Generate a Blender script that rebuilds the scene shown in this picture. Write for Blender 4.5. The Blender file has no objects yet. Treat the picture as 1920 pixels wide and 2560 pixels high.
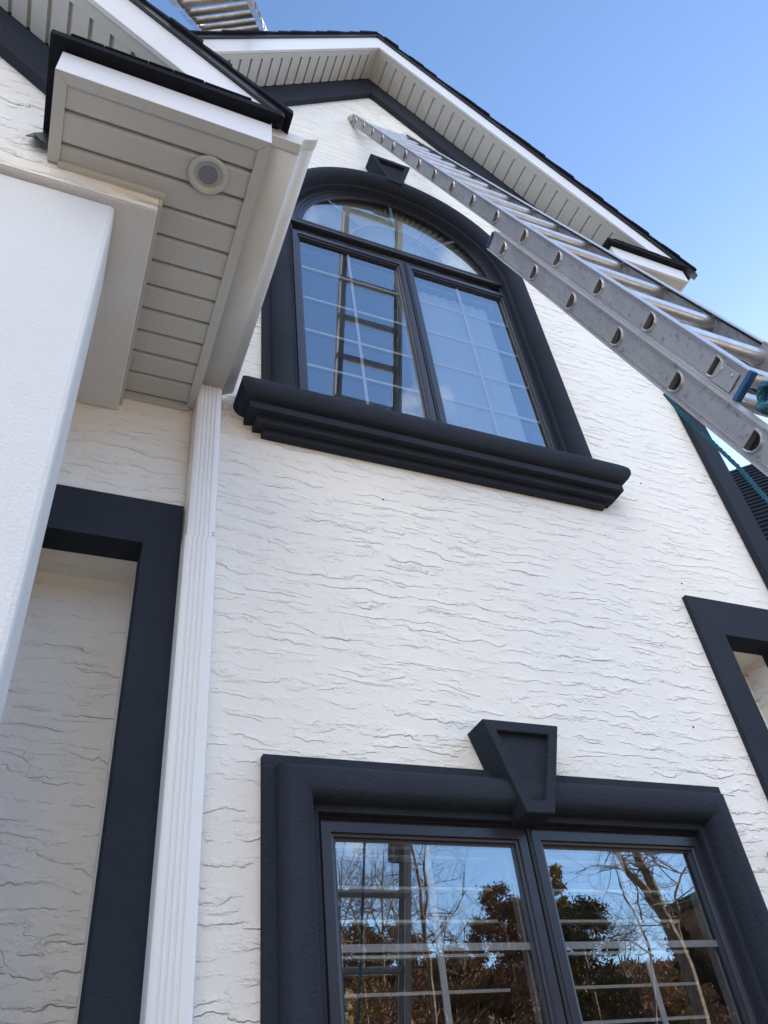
import bpy, bmesh, math, random
from mathutils import Vector, Matrix
from mathutils import noise as mnoise
S = bpy.context.scene
R = math.radians
# ------------------------------------------------------------------ camera
CAM = Vector((0, -2.13, 1.6))
RC = Matrix(((0.92262713, -0.37231275, -0.10070947), (-0.17592986, -0.63861334, 0.7491473), (-0.3432315, -0.67346582, -0.65470293)))
cd = bpy.data.cameras.new('camera'); cam = bpy.data.objects.new('camera', cd); S.collection.objects.link(cam)
cd.sensor_fit = 'VERTICAL'; cd.sensor_height = 36; cd.lens = 1980.47 / 2560 * 36
cd.clip_start = 0.05; cd.clip_end = 2000
m = RC.transposed().to_4x4(); m.translation = CAM
cam.matrix_world = m
S.camera = cam
# ------------------------------------------------------------------ world, sun, exposure
SUN_AZ = 66.0      # degrees from +y towards +x (behind the house, to the right)
SUN_EL = 27.0
W = bpy.data.worlds.new('World'); S.world = W; W.use_nodes = True
nt = W.node_tree; nt.nodes.clear()
def N(t, ty, **k):
    n = t.nodes.new(ty)
    for a, v in k.items(): setattr(n, a, v)
    return n
out = N(nt, 'ShaderNodeOutputWorld'); bg = N(nt, 'ShaderNodeBackground'); sky = N(nt, 'ShaderNodeTexSky')
sky.sky_type = 'NISHITA'; sky.sun_disc = False; sky.sun_elevation = R(SUN_EL); sky.sun_rotation = R(SUN_AZ)
sky.air_density = 1.0; sky.dust_density = 0.2; sky.ozone_density = 3.5; sky.altitude = 100
bg.inputs[1].default_value = 0.070
# broken cloud behind the viewer; denser bank added to light the wall
tc = N(nt, 'ShaderNodeTexCoord'); sp = N(nt, 'ShaderNodeSeparateXYZ'); nt.links.new(tc.outputs['Generated'], sp.inputs[0])
def M(t, op, a, b=None, c=None, clamp=False):
    n = N(t, 'ShaderNodeMath', operation=op, use_clamp=clamp)
    for i, v in enumerate((a, b, c)):
        if v is None: continue
        if isinstance(v, (int, float)): n.inputs[i].default_value = v
        else: t.links.new(v, n.inputs[i])
    return n.outputs[0]
def SM(t, v, a, b, lo=0.0, hi=1.0):
    n = N(t, 'ShaderNodeMapRange', interpolation_type='SMOOTHSTEP'); t.links.new(v, n.inputs[0])
    for i, q in enumerate((a, b, lo, hi)): n.inputs[i + 1].default_value = q
    return n.outputs[0]
zz = M(nt, 'ADD', sp.outputs[2], 0.25)
cx = M(nt, 'DIVIDE', sp.outputs[0], zz); cy = M(nt, 'DIVIDE', sp.outputs[1], zz)
cmb = N(nt, 'ShaderNodeCombineXYZ'); nt.links.new(cx, cmb.inputs[0]); nt.links.new(cy, cmb.inputs[1])
n1 = N(nt, 'ShaderNodeTexNoise'); n1.inputs['Scale'].default_value = 3.4; n1.inputs['Detail'].default_value = 7; n1.inputs['Roughness'].default_value = 0.55
nt.links.new(cmb.outputs[0], n1.inputs['Vector'])
front = SM(nt, sp.outputs[1], -0.02, -0.30)
low = SM(nt, sp.outputs[2], 0.24, 0.42)
cl = SM(nt, M(nt, 'ADD', n1.outputs['Fac'], M(nt, 'MULTIPLY', SM(nt, sp.outputs[0], 0.16, -0.15, 0.0, 0.24), SM(nt, sp.outputs[0], -0.85, -0.40))), 0.52, 0.74)
cl = M(nt, 'MULTIPLY', M(nt, 'MULTIPLY', cl, front), low)
gain = N(nt, 'ShaderNodeVectorMath', operation='SCALE'); nt.links.new(sky.outputs[0], gain.inputs[0]); nt.links.new(M(nt, 'MULTIPLY_ADD', SM(nt, sp.outputs[1], 0.05, -0.40), 0.9, 1.0), gain.inputs['Scale'])  # extra brightness added to the sky behind the viewer, for the panes
mixc = N(nt, 'ShaderNodeMixRGB'); nt.links.new(cl, mixc.inputs[0]); nt.links.new(gain.outputs[0], mixc.inputs[1]); mixc.inputs[2].default_value = (11.6, 11.3, 10.7, 1)
nt.links.new(mixc.outputs[0], bg.inputs[0]); nt.links.new(bg.outputs[0], out.inputs[0])
sd = bpy.data.lights.new('sun', 'SUN'); sd.energy = 5.0; sd.angle = R(0.5); sd.color = (1.0, 0.93, 0.82)
so = bpy.data.objects.new('sun', sd); S.collection.objects.link(so)
sdir = Vector((math.sin(R(SUN_AZ)) * math.cos(R(SUN_EL)), math.cos(R(SUN_AZ)) * math.cos(R(SUN_EL)), math.sin(R(SUN_EL))))
so.rotation_euler = sdir.to_track_quat('Z', 'Y').to_euler(); so.location = (20, 10, 20)
S.view_settings.view_transform = 'Standard'; S.view_settings.look = 'None'; S.view_settings.exposure = 2.16; S.view_settings.gamma = 1
S.cycles.max_bounces = 10; S.cycles.transparent_max_bounces = 16; S.cycles.sample_clamp_indirect = 6
rnd = random.Random(7)
# ------------------------------------------------------------------ materials
def principled(name, col, rough=0.6, metal=0.0, spec=0.5):
    ma = bpy.data.materials.new(name); ma.use_nodes = True; t = ma.node_tree
    b = t.nodes['Principled BSDF']; b.inputs['Base Color'].default_value = (*col, 1); b.inputs['Roughness'].default_value = rough
    b.inputs['Metallic'].default_value = metal; b.inputs['Specular IOR Level'].default_value = spec
    return ma, t, b
def pos(t, scale=(1, 1, 1), kind='pos'):
    if kind == 'pos': o = N(t, 'ShaderNodeNewGeometry').outputs['Position']
    else: o = N(t, 'ShaderNodeTexCoord').outputs['Object']
    mp = N(t, 'ShaderNodeMapping'); mp.inputs['Scale'].default_value = scale; t.links.new(o, mp.inputs[0]); return mp.outputs[0]
def noise(t, vec, scale, detail=3, rough=0.5, out='Fac'):
    n = N(t, 'ShaderNodeTexNoise'); n.inputs['Scale'].default_value = scale; n.inputs['Detail'].default_value = detail; n.inputs['Roughness'].default_value = rough
    t.links.new(vec, n.inputs['Vector']); return n.outputs[out]
def bump(t, b, h, strength, dist, prev=None):
    n = N(t, 'ShaderNodeBump'); n.inputs['Strength'].default_value = strength; n.inputs['Distance'].default_value = dist
    t.links.new(h, n.inputs['Height'])
    if prev is not None: t.links.new(prev, n.inputs['Normal'])
    t.links.new(n.outputs[0], b.inputs['Normal']); return n.outputs[0]
def vary(t, b, col, fac, amt):
    """base colour = col * (1 +- amt*fac)"""
    mx = N(t, 'ShaderNodeMixRGB', blend_type='MIX'); t.links.new(fac, mx.inputs[0])
    mx.inputs[1].default_value = (*[max(0, c * (1 - amt)) for c in col], 1); mx.inputs[2].default_value = (*[min(1, c * (1 + amt)) for c in col], 1)
    t.links.new(mx.outputs[0], b.inputs['Base Color']); return mx.outputs[0]
def sandy(name, col, scale=260, st=0.5, dist=0.003, rough=0.9, amt=0.15, kind='pos', spec=0.3):
    ma, t, b = principled(name, col, rough, 0, spec)
    v = pos(t, kind=kind)
    f = noise(t, v, scale, 4, 0.6); bump(t, b, f, st, dist)
    vary(t, b, col, noise(t, v, 3.0, 5, 0.6), amt)
    return ma
MAT = {}
MAT['trim'] = sandy('charcoal_stucco', (0.036, 0.042, 0.055), 130, 1.0, 0.007, 0.95, 0.25, spec=0.06)
MAT['smooth_stucco'] = sandy('smooth_white_stucco', (0.69, 0.685, 0.67), 115, 0.7, 0.005, 0.92, 0.03)
def skip_trowel():
    """overlapping trowel passes: thin ledges that run roughly level, start and stop, and face down"""
    ma, t, b = principled('skip_trowel_stucco', (0.818, 0.79, 0.725), 0.88, 0, 0.25)
    v = pos(t)
    s = N(t, 'ShaderNodeSeparateXYZ'); t.links.new(v, s.inputs[0])
    wl = noise(t, pos(t, (1.0, 1.0, 2.0)), 1.9, 2, 0.5)
    wm = noise(t, pos(t, (1.0, 1.0, 1.6)), 8.0, 3, 0.58)
    ws = noise(t, v, 42, 3, 0.65)
    heights = None
    for per, a1, a2, a3, mk, lo, hi, amp, off in ((0.070, 2.2, 1.25, 0.20, (1.0, 1.0, 2.2), 0.46, 0.60, 1.0, 0.0), (0.054, 1.9, 1.35, 0.22, (1.2, 1.2, 2.5), 0.48, 0.61, 0.85, 7.3), (0.039, 1.6, 1.3, 0.24, (1.1, 1.1, 2.2), 0.51, 0.64, 0.62, 3.1)):
        p = M(t, 'MULTIPLY', s.outputs[2], 1 / per)
        for q, a in ((wl, a1), (wm, a2), (ws, a3)): p = M(t, 'ADD', p, M(t, 'MULTIPLY', q, a))
        p = M(t, 'ADD', p, M(t, 'MULTIPLY_ADD', s.outputs[0], 0.5, off))
        fr = M(t, 'FRACT', p)
        saw = M(t, 'MULTIPLY', M(t, 'POWER', M(t, 'SUBTRACT', 1.0, fr), 3.2), M(t, 'MINIMUM', M(t, 'MULTIPLY', fr, per / 0.0042), 1.0))
        mp = N(t, 'ShaderNodeMapping'); mp.inputs['Scale'].default_value = mk; mp.inputs['Location'].default_value = (off, off * 2, off); t.links.new(v, mp.inputs[0])
        mask = SM(t, noise(t, mp.outputs[0], 6.6, 5, 0.62), lo, hi)
        h = M(t, 'MULTIPLY', M(t, 'MULTIPLY', saw, mask), amp)
        heights = h if heights is None else M(t, 'ADD', heights, h)
    # a few strokes that run across the others, and patches where the trowel pressed flatter
    pd = M(t, 'ADD', M(t, 'MULTIPLY', s.outputs[0], 7.0), M(t, 'MULTIPLY', s.outputs[2], 6.0)); pd = M(t, 'ADD', pd, M(t, 'ADD', M(t, 'MULTIPLY', wm, 2.2), M(t, 'MULTIPLY', ws, 0.35)))
    fd = M(t, 'FRACT', pd); sawd = M(t, 'MULTIPLY', M(t, 'POWER', M(t, 'SUBTRACT', 1.0, fd), 6.0), M(t, 'MINIMUM', M(t, 'MULTIPLY', fd, 26.0), 1.0))
    heights = M(t, 'ADD', heights, M(t, 'MULTIPLY', M(t, 'MULTIPLY', sawd, SM(t, noise(t, pos(t, (1.3, 1, 1)), 4.3, 4, 0.6), 0.56, 0.68)), 0.6))
    heights = M(t, 'MULTIPLY', heights, SM(t, noise(t, pos(t, (1, 1, 1.4)), 1.15, 3, 0.6), 0.30, 0.68, 0.5, 1.2))
    grain = noise(t, v, 170, 4, 0.65)
    lump = noise(t, v, 22, 4, 0.6)
    heights = M(t, 'ADD', heights, M(t, 'MULTIPLY', grain, 0.19)); heights = M(t, 'ADD', heights, M(t, 'MULTIPLY', lump, 0.22))
    bump(t, b, heights, 1.0, 0.0086)
    vary(t, b, (0.818, 0.79, 0.725), noise(t, v, 1.3, 5, 0.6), 0.03)
    return ma
MAT['stucco'] = skip_trowel()
def painted(name, col, rough=0.45, spec=0.5, amt=0.04, bs=0.0):
    ma, t, b = principled(name, col, rough, 0, spec)
    v = pos(t); f = noise(t, v, 9, 5, 0.65); vary(t, b, col, f, amt)
    if bs: bump(t, b, noise(t, v, 30, 3, 0.5), bs, 0.002)
    return ma
MAT['soffit'] = painted('almond_vinyl', (0.50, 0.50, 0.48), 0.5, 0.4, 0.04, 0.15)
MAT['fascia'] = painted('white_aluminium_coil', (0.66, 0.655, 0.665), 0.4, 0.5, 0.03, 0.1)
MAT['gutter'] = painted('almond_gutter_enamel', (0.62, 0.61, 0.575), 0.28, 0.5, 0.05, 0.1)
MAT['downspout'] = painted('white_downspout_enamel', (0.80, 0.79, 0.76), 0.35, 0.5, 0.02)
MAT['bronze'] = painted('dark_bronze_frame', (0.024, 0.024, 0.033), 0.30, 0.5, 0.1)
MAT['gasket_shade'] = painted('black_gasket_and_shade', (0.006, 0.006, 0.007), 0.6)
MAT['curtain'] = painted('grey_blue_curtain', (0.24, 0.29, 0.35), 0.9)
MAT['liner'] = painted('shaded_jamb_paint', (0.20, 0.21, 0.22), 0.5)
MAT['grille'] = painted('grey_white_grille', (0.26, 0.27, 0.275), 0.45)
MAT['white_vinyl'] = painted('white_vinyl', (0.78, 0.78, 0.76), 0.45)
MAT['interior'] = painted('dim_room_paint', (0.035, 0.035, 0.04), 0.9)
MAT['pleat'] = painted('pleated_paper_shade', (0.33, 0.33, 0.27), 0.9)
MAT['louver'] = painted('white_louver_paint', (0.46, 0.46, 0.45), 0.5)
MAT['dark_metal'] = painted('black_lamp_metal', (0.012, 0.012, 0.013), 0.5)
MAT['lens'] = painted('frosted_lamp_lens', (0.19, 0.20, 0.23), 0.4)
def shingle():
    ma, t, b = principled('black_asphalt_shingle', (0.010, 0.012, 0.017), 0.95, 0, 0.2)
    v = pos(t); bump(t, b, noise(t, v, 260, 3, 0.7), 0.8, 0.004); vary(t, b, (0.012, 0.014, 0.02), noise(t, v, 12, 4, 0.6), 0.5); return ma
MAT['shingle'] = shingle()
MAT['drip'] = painted('dark_drip_edge', (0.016, 0.018, 0.026), 0.4)
def aluminium(name, col, rough, dirt):
    ma, t, b = principled(name, col, rough, 0.72, 0.5)
    v = pos(t, kind='obj')
    f = noise(t, pos(t, (1, 1, 0.35), 'obj'), 9, 6, 0.7); f2 = noise(t, v, 55, 4, 0.7)
    a = SM(t, f, 0.38, 0.68); a2 = SM(t, f2, 0.56, 0.70)
    mx = N(t, 'ShaderNodeMixRGB'); t.links.new(a, mx.inputs[0]); mx.inputs[1].default_value = (*[c * 0.8 for c in col], 1); mx.inputs[2].default_value = (*col, 1)
    mx2 = N(t, 'ShaderNodeMixRGB'); t.links.new(M(t, 'MULTIPLY', a2, dirt), mx2.inputs[0]); t.links.new(mx.outputs[0], mx2.inputs[1]); mx2.inputs[2].default_value = (0.16, 0.14, 0.125, 1)
    t.links.new(mx2.outputs[0], b.inputs['Base Color'])
    t.links.new(SM(t, f, 0.3, 0.75, rough + 0.12, rough - 0.08), b.inputs['Roughness'])
    bump(t, b, f2, 0.12, 0.002)
    return ma
MAT['alu'] = aluminium('weathered_aluminium', (0.45, 0.432, 0.442), 0.5, 0.7)
MAT['alu_bright'] = aluminium('bright_aluminium', (0.62, 0.61, 0.615), 0.36, 0.25)  # lighter metal for rungs; on rail flanges it paints in skylight
MAT['rung_dirty'] = aluminium('muddy_aluminium', (0.36, 0.325, 0.28), 0.6, 0.9)
MAT['blue_plastic'] = painted('blue_plastic_cap', (0.018, 0.075, 0.19), 0.5)
MAT['rubber'] = painted('grey_rubber_cap', (0.36, 0.35, 0.32), 0.8, 0.2, 0.3)
def rope_mat():
    ma, t, b = principled('teal_rope_fibre', (0.045, 0.19, 0.26), 0.85, 0, 0.3)
    v = pos(t); f = noise(t, v, 190, 3, 0.7); bump(t, b, f, 1.0, 0.004); vary(t, b, (0.06, 0.21, 0.28), f, 0.8); return ma
MAT['rope'] = rope_mat()
def glass(name, ior, tint, ripple):
    ma = bpy.data.materials.new(name); ma.use_nodes = True; t = ma.node_tree; t.nodes.clear()
    o = N(t, 'ShaderNodeOutputMaterial'); mx = N(t, 'ShaderNodeMixShader'); lw = N(t, 'ShaderNodeLayerWeight'); lw.inputs['Blend'].default_value = 0.5; tr = N(t, 'ShaderNodeBsdfTransparent'); gl = N(t, 'ShaderNodeBsdfGlossy')
    gl.inputs['Roughness'].default_value = 0.0; gl.inputs['Color'].default_value = (0.93, 0.97, 1.0, 1); tr.inputs[0].default_value = (*tint, 1)
    bm = N(t, 'ShaderNodeBump'); bm.inputs['Strength'].default_value = ripple; bm.inputs['Distance'].default_value = 0.003
    t.links.new(noise(t, pos(t), 2.2, 1, 0.4), bm.inputs['Height']); t.links.new(bm.outputs[0], gl.inputs['Normal'])
    t.links.new(M(t, 'MULTIPLY_ADD', M(t, 'POWER', lw.outputs['Facing'], 5.0), 1 - ior, ior), mx.inputs[0]); t.links.new(tr.outputs[0], mx.inputs[1]); t.links.new(gl.outputs[0], mx.inputs[2]); t.links.new(mx.outputs[0], o.inputs[0])
    return ma
MAT['outer_glass'] = glass('reflective_glass', 0.25, (0.92, 0.94, 0.94), 0.04)
MAT['arch_outer_glass'] = glass('arch_reflective_glass', 0.30, (0.93, 0.95, 0.93), 0.04)
MAT['inner_glass'] = glass('clear_inner_glass', 0.06, (0.95, 0.96, 0.95), 0.03)
MAT['arch_glass'] = glass('arch_inner_glass', 0.05, (0.97, 0.98, 0.97), 0.03)
def organic(name, c1, c2, sc, rough=0.95, bs=0.6):
    ma, t, b = principled(name, c1, rough, 0, 0.2)
    f = noise(t, pos(t), sc, 6, 0.7); mx = N(t, 'ShaderNodeMixRGB'); t.links.new(SM(t, f, 0.35, 0.65), mx.inputs[0]); mx.inputs[1].default_value = (*c1, 1); mx.inputs[2].default_value = (*c2, 1)
    t.links.new(mx.outputs[0], b.inputs['Base Color']); bump(t, b, noise(t, pos(t), sc * 6, 4, 0.7), bs, 0.03); return ma
MAT['ground'] = organic('leaf_litter_ground', (0.12, 0.07, 0.045), (0.21, 0.135, 0.085), 2.2)
MAT['concrete'] = organic('bounce_concrete', (0.33, 0.315, 0.285), (0.40, 0.385, 0.35), 2.0, 0.9, 0.15)
MAT['dark_ground'] = organic('bounce_cutting_ground', (0.05, 0.035, 0.025), (0.09, 0.065, 0.05), 8)
MAT['bark'] = organic('grey_bark', (0.11, 0.085, 0.065), (0.21, 0.17, 0.13), 9)
MAT['pale_bark'] = organic('pale_bark', (0.10, 0.075, 0.055), (0.20, 0.155, 0.115), 6)
MAT['leaf_brown'] = organic('dry_brown_leaf', (0.14, 0.08, 0.048), (0.26, 0.16, 0.10), 3, 0.9, 0)
MAT['leaf_gold'] = organic('golden_leaf', (0.17, 0.105, 0.045), (0.29, 0.19, 0.085), 3, 0.9, 0)
MAT['leaf_dark'] = organic('evergreen_needle', (0.05, 0.045, 0.025), (0.10, 0.08, 0.045), 2, 0.9, 0)
MAT['leaf_russet'] = organic('dark_russet_leaf', (0.12, 0.072, 0.045), (0.24, 0.15, 0.092), 2, 0.9, 0)
MAT['leaf_straw'] = organic('straw_grass', (0.45, 0.36, 0.22), (0.62, 0.52, 0.34), 5, 0.9, 0)
MAT['board_dark'] = painted('dark_shed_paint', (0.02, 0.035, 0.035), 0.8)
# ------------------------------------------------------------------ mesh helpers
class MB:
    def __init__(s): s.v = []; s.f = []
    def add(s, vs, fs):
        o = len(s.v); s.v += [tuple(q) for q in vs]; s.f += [tuple(i + o for i in q) for q in fs]; return s
    def box(s, x0, x1, y0, y1, z0, z1):
        return s.add([(x, y, z) for z in (z0, z1) for y in (y0, y1) for x in (x0, x1)], [(0, 2, 3, 1), (4, 5, 7, 6), (0, 1, 5, 4), (2, 6, 7, 3), (0, 4, 6, 2), (1, 3, 7, 5)])
    def obox(s, o, ax, ay, az, a, b, c):
        """oriented box: origin o, unit axes, ranges a,b,c"""
        vs = [o + ax * x + ay * y + az * z for z in c for y in b for x in a]
        return s.add(vs, [(0, 2, 3, 1), (4, 5, 7, 6), (0, 1, 5, 4), (2, 6, 7, 3), (0, 4, 6, 2), (1, 3, 7, 5)])
    def prism(s, poly, fn, t0, t1):
        """poly: list of 2D points; fn(p, t) -> 3D; convex or simple polygon caps"""
        n = len(poly); vs = [fn(p, t0) for p in poly] + [fn(p, t1) for p in poly]
        fs = [(i, (i + 1) % n, n + (i + 1) % n, n + i) for i in range(n)] + [tuple(reversed(range(n))), tuple(range(n, 2 * n))]
        return s.add(vs, fs)
    def strip(s, prof, fn, t0, t1):
        n = len(prof); vs = [fn(p, t0) for p in prof] + [fn(p, t1) for p in prof]
        return s.add(vs, [(i, i + 1, n + i + 1, n + i) for i in range(n - 1)])
    def sweep(s, path, prof, closed=False, caps=True):
        """path: (x,z) points, profile: (inward offset, y). Inward = right-hand side of travel."""
        n = len(path); P = [Vector(p) for p in path]; rows = []
        for i in range(n):
            if closed: a, b = P[i] - P[i - 1], P[(i + 1) % n] - P[i]
            else:
                a = P[i] - P[i - 1] if i else P[1] - P[0]; b = P[i + 1] - P[i] if i < n - 1 else P[-1] - P[-2]
            a.normalize(); b.normalize()
            na = Vector((a.y, -a.x)); nb = Vector((b.y, -b.x)); mt = (na + nb); mt /= max(0.2, mt.dot(na))
            rows.append([(P[i].x + mt.x * u, y, P[i].y + mt.y * u) for u, y in prof])
        k = len(prof); vs = [q for r in rows for q in r]; fs = []
        for i in range(n if closed else n - 1):
            j = (i + 1) % n
            for q in range(k - 1): fs.append((i * k + q, i * k + q + 1, j * k + q + 1, j * k + q))
        if caps and not closed: fs.append(tuple(range(k))); fs.append(tuple(reversed(range((n - 1) * k, n * k))))
        return s.add(vs, fs)
    def tube(s, pts, rad, seg=6, caps=True):
        P = [Vector(p) for p in pts]; n = len(P); rr = rad if isinstance(rad, (list, tuple)) else [rad] * n; vs = []
        t = (P[1] - P[0]).normalized(); u = t.orthogonal().normalized()
        for i in range(n):
            t = (P[min(i + 1, n - 1)] - P[max(i - 1, 0)]).normalized(); u = (u - t * u.dot(t)).normalized(); w = t.cross(u)
            vs += [P[i] + (u * math.cos(a) + w * math.sin(a)) * rr[i] for a in [2 * math.pi * k / seg for k in range(seg)]]
        fs = [(i * seg + k, i * seg + (k + 1) % seg, (i + 1) * seg + (k + 1) % seg, (i + 1) * seg + k) for i in range(n - 1) for k in range(seg)]
        if caps: fs += [tuple(reversed(range(seg))), tuple(range((n - 1) * seg, n * seg))]
        return s.add(vs, fs)
    def lathe(s, c, ax, prof, seg=40):
        ax = ax.normalized(); u = ax.orthogonal().normalized(); w = ax.cross(u); vs = []
        for r, h in prof: vs += [c + ax * h + (u * math.cos(2 * math.pi * k / seg) + w * math.sin(2 * math.pi * k / seg)) * r for k in range(seg)]
        n = len(prof)
        return s.add(vs, [(i * seg + k, i * seg + (k + 1) % seg, (i + 1) * seg + (k + 1) % seg, (i + 1) * seg + k) for i in range(n - 1) for k in range(seg)])
    def build(s, name, mat, parent=None, smooth=None, bevel=None, flip=True):
        me = bpy.data.meshes.new(name); me.from_pydata(s.v, [], s.f); me.validate()
        if flip:
            b = bmesh.new(); b.from_mesh(me); bmesh.ops.recalc_face_normals(b, faces=b.faces); b.to_mesh(me); b.free()
        for q in (mat if isinstance(mat, (list, tuple)) else [mat]): me.materials.append(MAT[q] if isinstance(q, str) else q)
        if smooth is not None:
            for p in me.polygons: p.use_smooth = True
            me.set_sharp_from_angle(angle=R(smooth))
        o = bpy.data.objects.new(name, me); S.collection.objects.link(o)
        if parent: o.parent = parent
        if bevel:
            md = o.modifiers.new('bevel', 'BEVEL'); md.width = bevel; md.segments = 2; md.limit_method = 'ANGLE'; md.angle_limit = R(40); md.harden_normals = False
        return o
def tag(o, label=None, cat=None, group=None, kind=None):
    for k, v in (('label', label), ('category', cat), ('group', group), ('kind', kind)):
        if v: o[k] = v
    return o
def empty(name, loc=(0, 0, 0)):
    o = bpy.data.objects.new(name, None); S.collection.objects.link(o); o.location = loc; o.empty_display_size = 0.2; return o
def holed(name, outer, holes, to3d, mat, parent=None):
    """flat face with holes; outer/holes are lists of 2D points"""
    cu = bpy.data.curves.new(name, 'CURVE'); cu.dimensions = '2D'; cu.fill_mode = 'BOTH'
    for ring in [outer] + holes:
        sp_ = cu.splines.new('POLY'); sp_.points.add(len(ring) - 1); sp_.use_cyclic_u = True
        for p, q in zip(sp_.points, ring): p.co = (q[0], q[1], 0, 1)
    ob = bpy.data.objects.new(name, cu); S.collection.objects.link(ob)
    dg = bpy.context.evaluated_depsgraph_get(); dg.update(); me0 = ob.evaluated_get(dg).to_mesh()
    vs = [tuple(v.co) for v in me0.vertices]; fs = [tuple(p.vertices) for p in me0.polygons]
    bpy.data.objects.remove(ob); bpy.data.curves.remove(cu)
    b = MB(); b.add([to3d(v[0], v[1]) for v in vs], fs)
    if mat is None: return b
    return b.build(name, mat, parent, flip=False)
def arc(cx_, cz_, r, a0, a1, n): return [(cx_ + r * math.cos(R(a0 + (a1 - a0) * i / n)), cz_ + r * math.sin(R(a0 + (a1 - a0) * i / n))) for i in range(n + 1)]
XZ = lambda p, y: (p[0], y, p[1])
# ================================================================== THE HOUSE
house = empty('house', (1.4, 0, 0)); tag(house, 'white stucco house gable with black trim, arched upper window and small gabled porch', 'house')
IDN = house.matrix_world.copy()
def HP(o):  # parent while keeping world coordinates
    o.parent = house; o.matrix_parent_inverse = Matrix.Translation((-1.4, 0, 0)); return o
def part(mb, name, mat, smooth=None, bevel=None, parent=None, flip=True):
    o = mb.build(name, mat, None, smooth, bevel, flip)
    if parent is None: HP(o)
    else: o.parent = parent
    return o
XC = 1.42; PITCH = 1.09
def rake(x, apex=8.323): return apex - PITCH * abs(x - 1.44)
# window geometry constants
TL_, TR_ = 0.582, 2.262        # outer trim
GL = ((0.798, 1.382), (1.487, 2.068))
TW = 0.158
ZSP = 5.747                    # spring line of the arch
ACX = (TL_ + TR_) / 2; AR = (TR_ - TL_) / 2
# --- wall with openings
lower_hole = [(TL_ + .1, 0.9), (TR_ - .1, 0.9), (TR_ - .1, 2.50), (TL_ + .1, 2.50)]
upper_hole = [(TL_ + .1, 4.08), (TR_ - .1, 4.08)] + arc(ACX, ZSP, AR - .1, 0, 180, 40)
NL = (-0.13, 0.182, 0.4, 3.308); NR = (2.640, 2.955, 0.4, 3.308)      # blank niches x0 x1 z0 z1
niche = lambda q: [(q[0], q[2]), (q[1], q[2]), (q[1], q[3]), (q[0], q[3])]
wall_outer = [(-3.4, 0), (3.20, 0), (3.20, rake(3.20)), (1.44, 8.323), (-0.40, rake(-0.40)), (-0.40, 5.2), (-3.4, 5.2)]
wb = holed('wall', wall_outer, [lower_hole, upper_hole, niche(NL), niche(NR)], lambda x, z: (x, 0, z), None)
for q in (NL, NR):   # niche returns and back
    d = 0.215
    wb.add([(q[0], 0, q[2]), (q[1], 0, q[2]), (q[1], 0, q[3]), (q[0], 0, q[3]), (q[0], d, q[2]), (q[1], d, q[2]), (q[1], d, q[3]), (q[0], d, q[3])], [(4, 5, 6, 7), (3, 2, 6, 7), (0, 3, 7, 4), (1, 5, 6, 2), (0, 4, 5, 1)])
wb.add([(3.20, 0, 0), (3.20, 8, 0), (3.20, 8, 6.4), (3.20, 0, 6.4)], [(0, 1, 2, 3)])
wb.add([(-0.40, 0, 0), (-0.40, 8, 0), (-0.40, 8, 6.3), (-0.40, 0, 6.3)], [(0, 1, 2, 3)])
part(wb, 'wall', 'stucco', flip=False)
# --- dark rake boards on the gable wall
rb = MB()
for sgn, xe in ((1, 3.19), (-1, -0.39)):
    x0 = 1.44
    a = [(x0, 8.323 - .004), (xe, rake(xe) - .004), (xe, rake(xe) - .285), (x0, 8.04)]
    rb.prism(a, XZ, -0.04, -0.002)
part(rb, 'rake_board', 'trim')
cb = MB().box(3.088, 3.215, -0.045, -0.003, 0.0, 6.40); part(cb, 'corner_board', 'trim', bevel=.004)
cb = MB().box(-0.42, -0.30, -0.045, -0.003, 5.3, 6.35); part(cb, 'corner_board', 'trim', bevel=.004)
# --- dark frames round the blank niches
def niche_frame(x0, x1, q):
    yb = -0.024
    o = holed('niche_frame', [(x0, 0.3), (x1, 0.3), (x1, 3.492), (x0, 3.492)], [niche((q[0] + .003, q[1] - .003, q[2], q[3] - .003))], lambda x, z: (x, yb, z), None)
    o.add([(x0, yb, .3), (x0, yb, 3.492), (x0, .0, 3.492), (x0, .0, .3)], [(0, 1, 2, 3)]); o.add([(x1, yb, .3), (x1, yb, 3.492), (x1, .0, 3.492), (x1, .0, .3)], [(0, 3, 2, 1)])
    o.add([(x0, yb, 3.492), (x1, yb, 3.492), (x1, 0, 3.492), (x0, 0, 3.492)], [(0, 1, 2, 3)])
    e = .003; d = 0.085
    o.add([(q[0] + e, yb, q[3] - e), (q[1] - e, yb, q[3] - e), (q[1] - e, d, q[3] - e), (q[0] + e, d, q[3] - e)], [(0, 1, 2, 3)])
    for xs in (q[0] + e, q[1] - e): o.add([(xs, yb, q[2]), (xs, yb, q[3] - e), (xs, d, q[3] - e), (xs, d, q[2])], [(0, 1, 2, 3)])
    part(o, 'niche_frame', 'trim', flip=False)
niche_frame(-0.25, 0.302, NL); niche_frame(2.505, 3.07, NR)
for k, (u, v) in enumerate(((958, 1249), (1733, 1818), (1704, 1459), (1602, 1209), (470, 1010))):
    r_ = (RC.transposed() @ Vector((u - 960, -(v - 1280), -1980.47))); p_ = CAM + r_ * (2.13 / r_.y)
    part(MB().lathe(Vector((p_.x, .004, p_.z)), Vector((0, -1, 0)), [(.0038, 0), (.0036, .0065), (.0005, .007)], 10), 'wall_anchor', 'gasket_shade')
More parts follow.
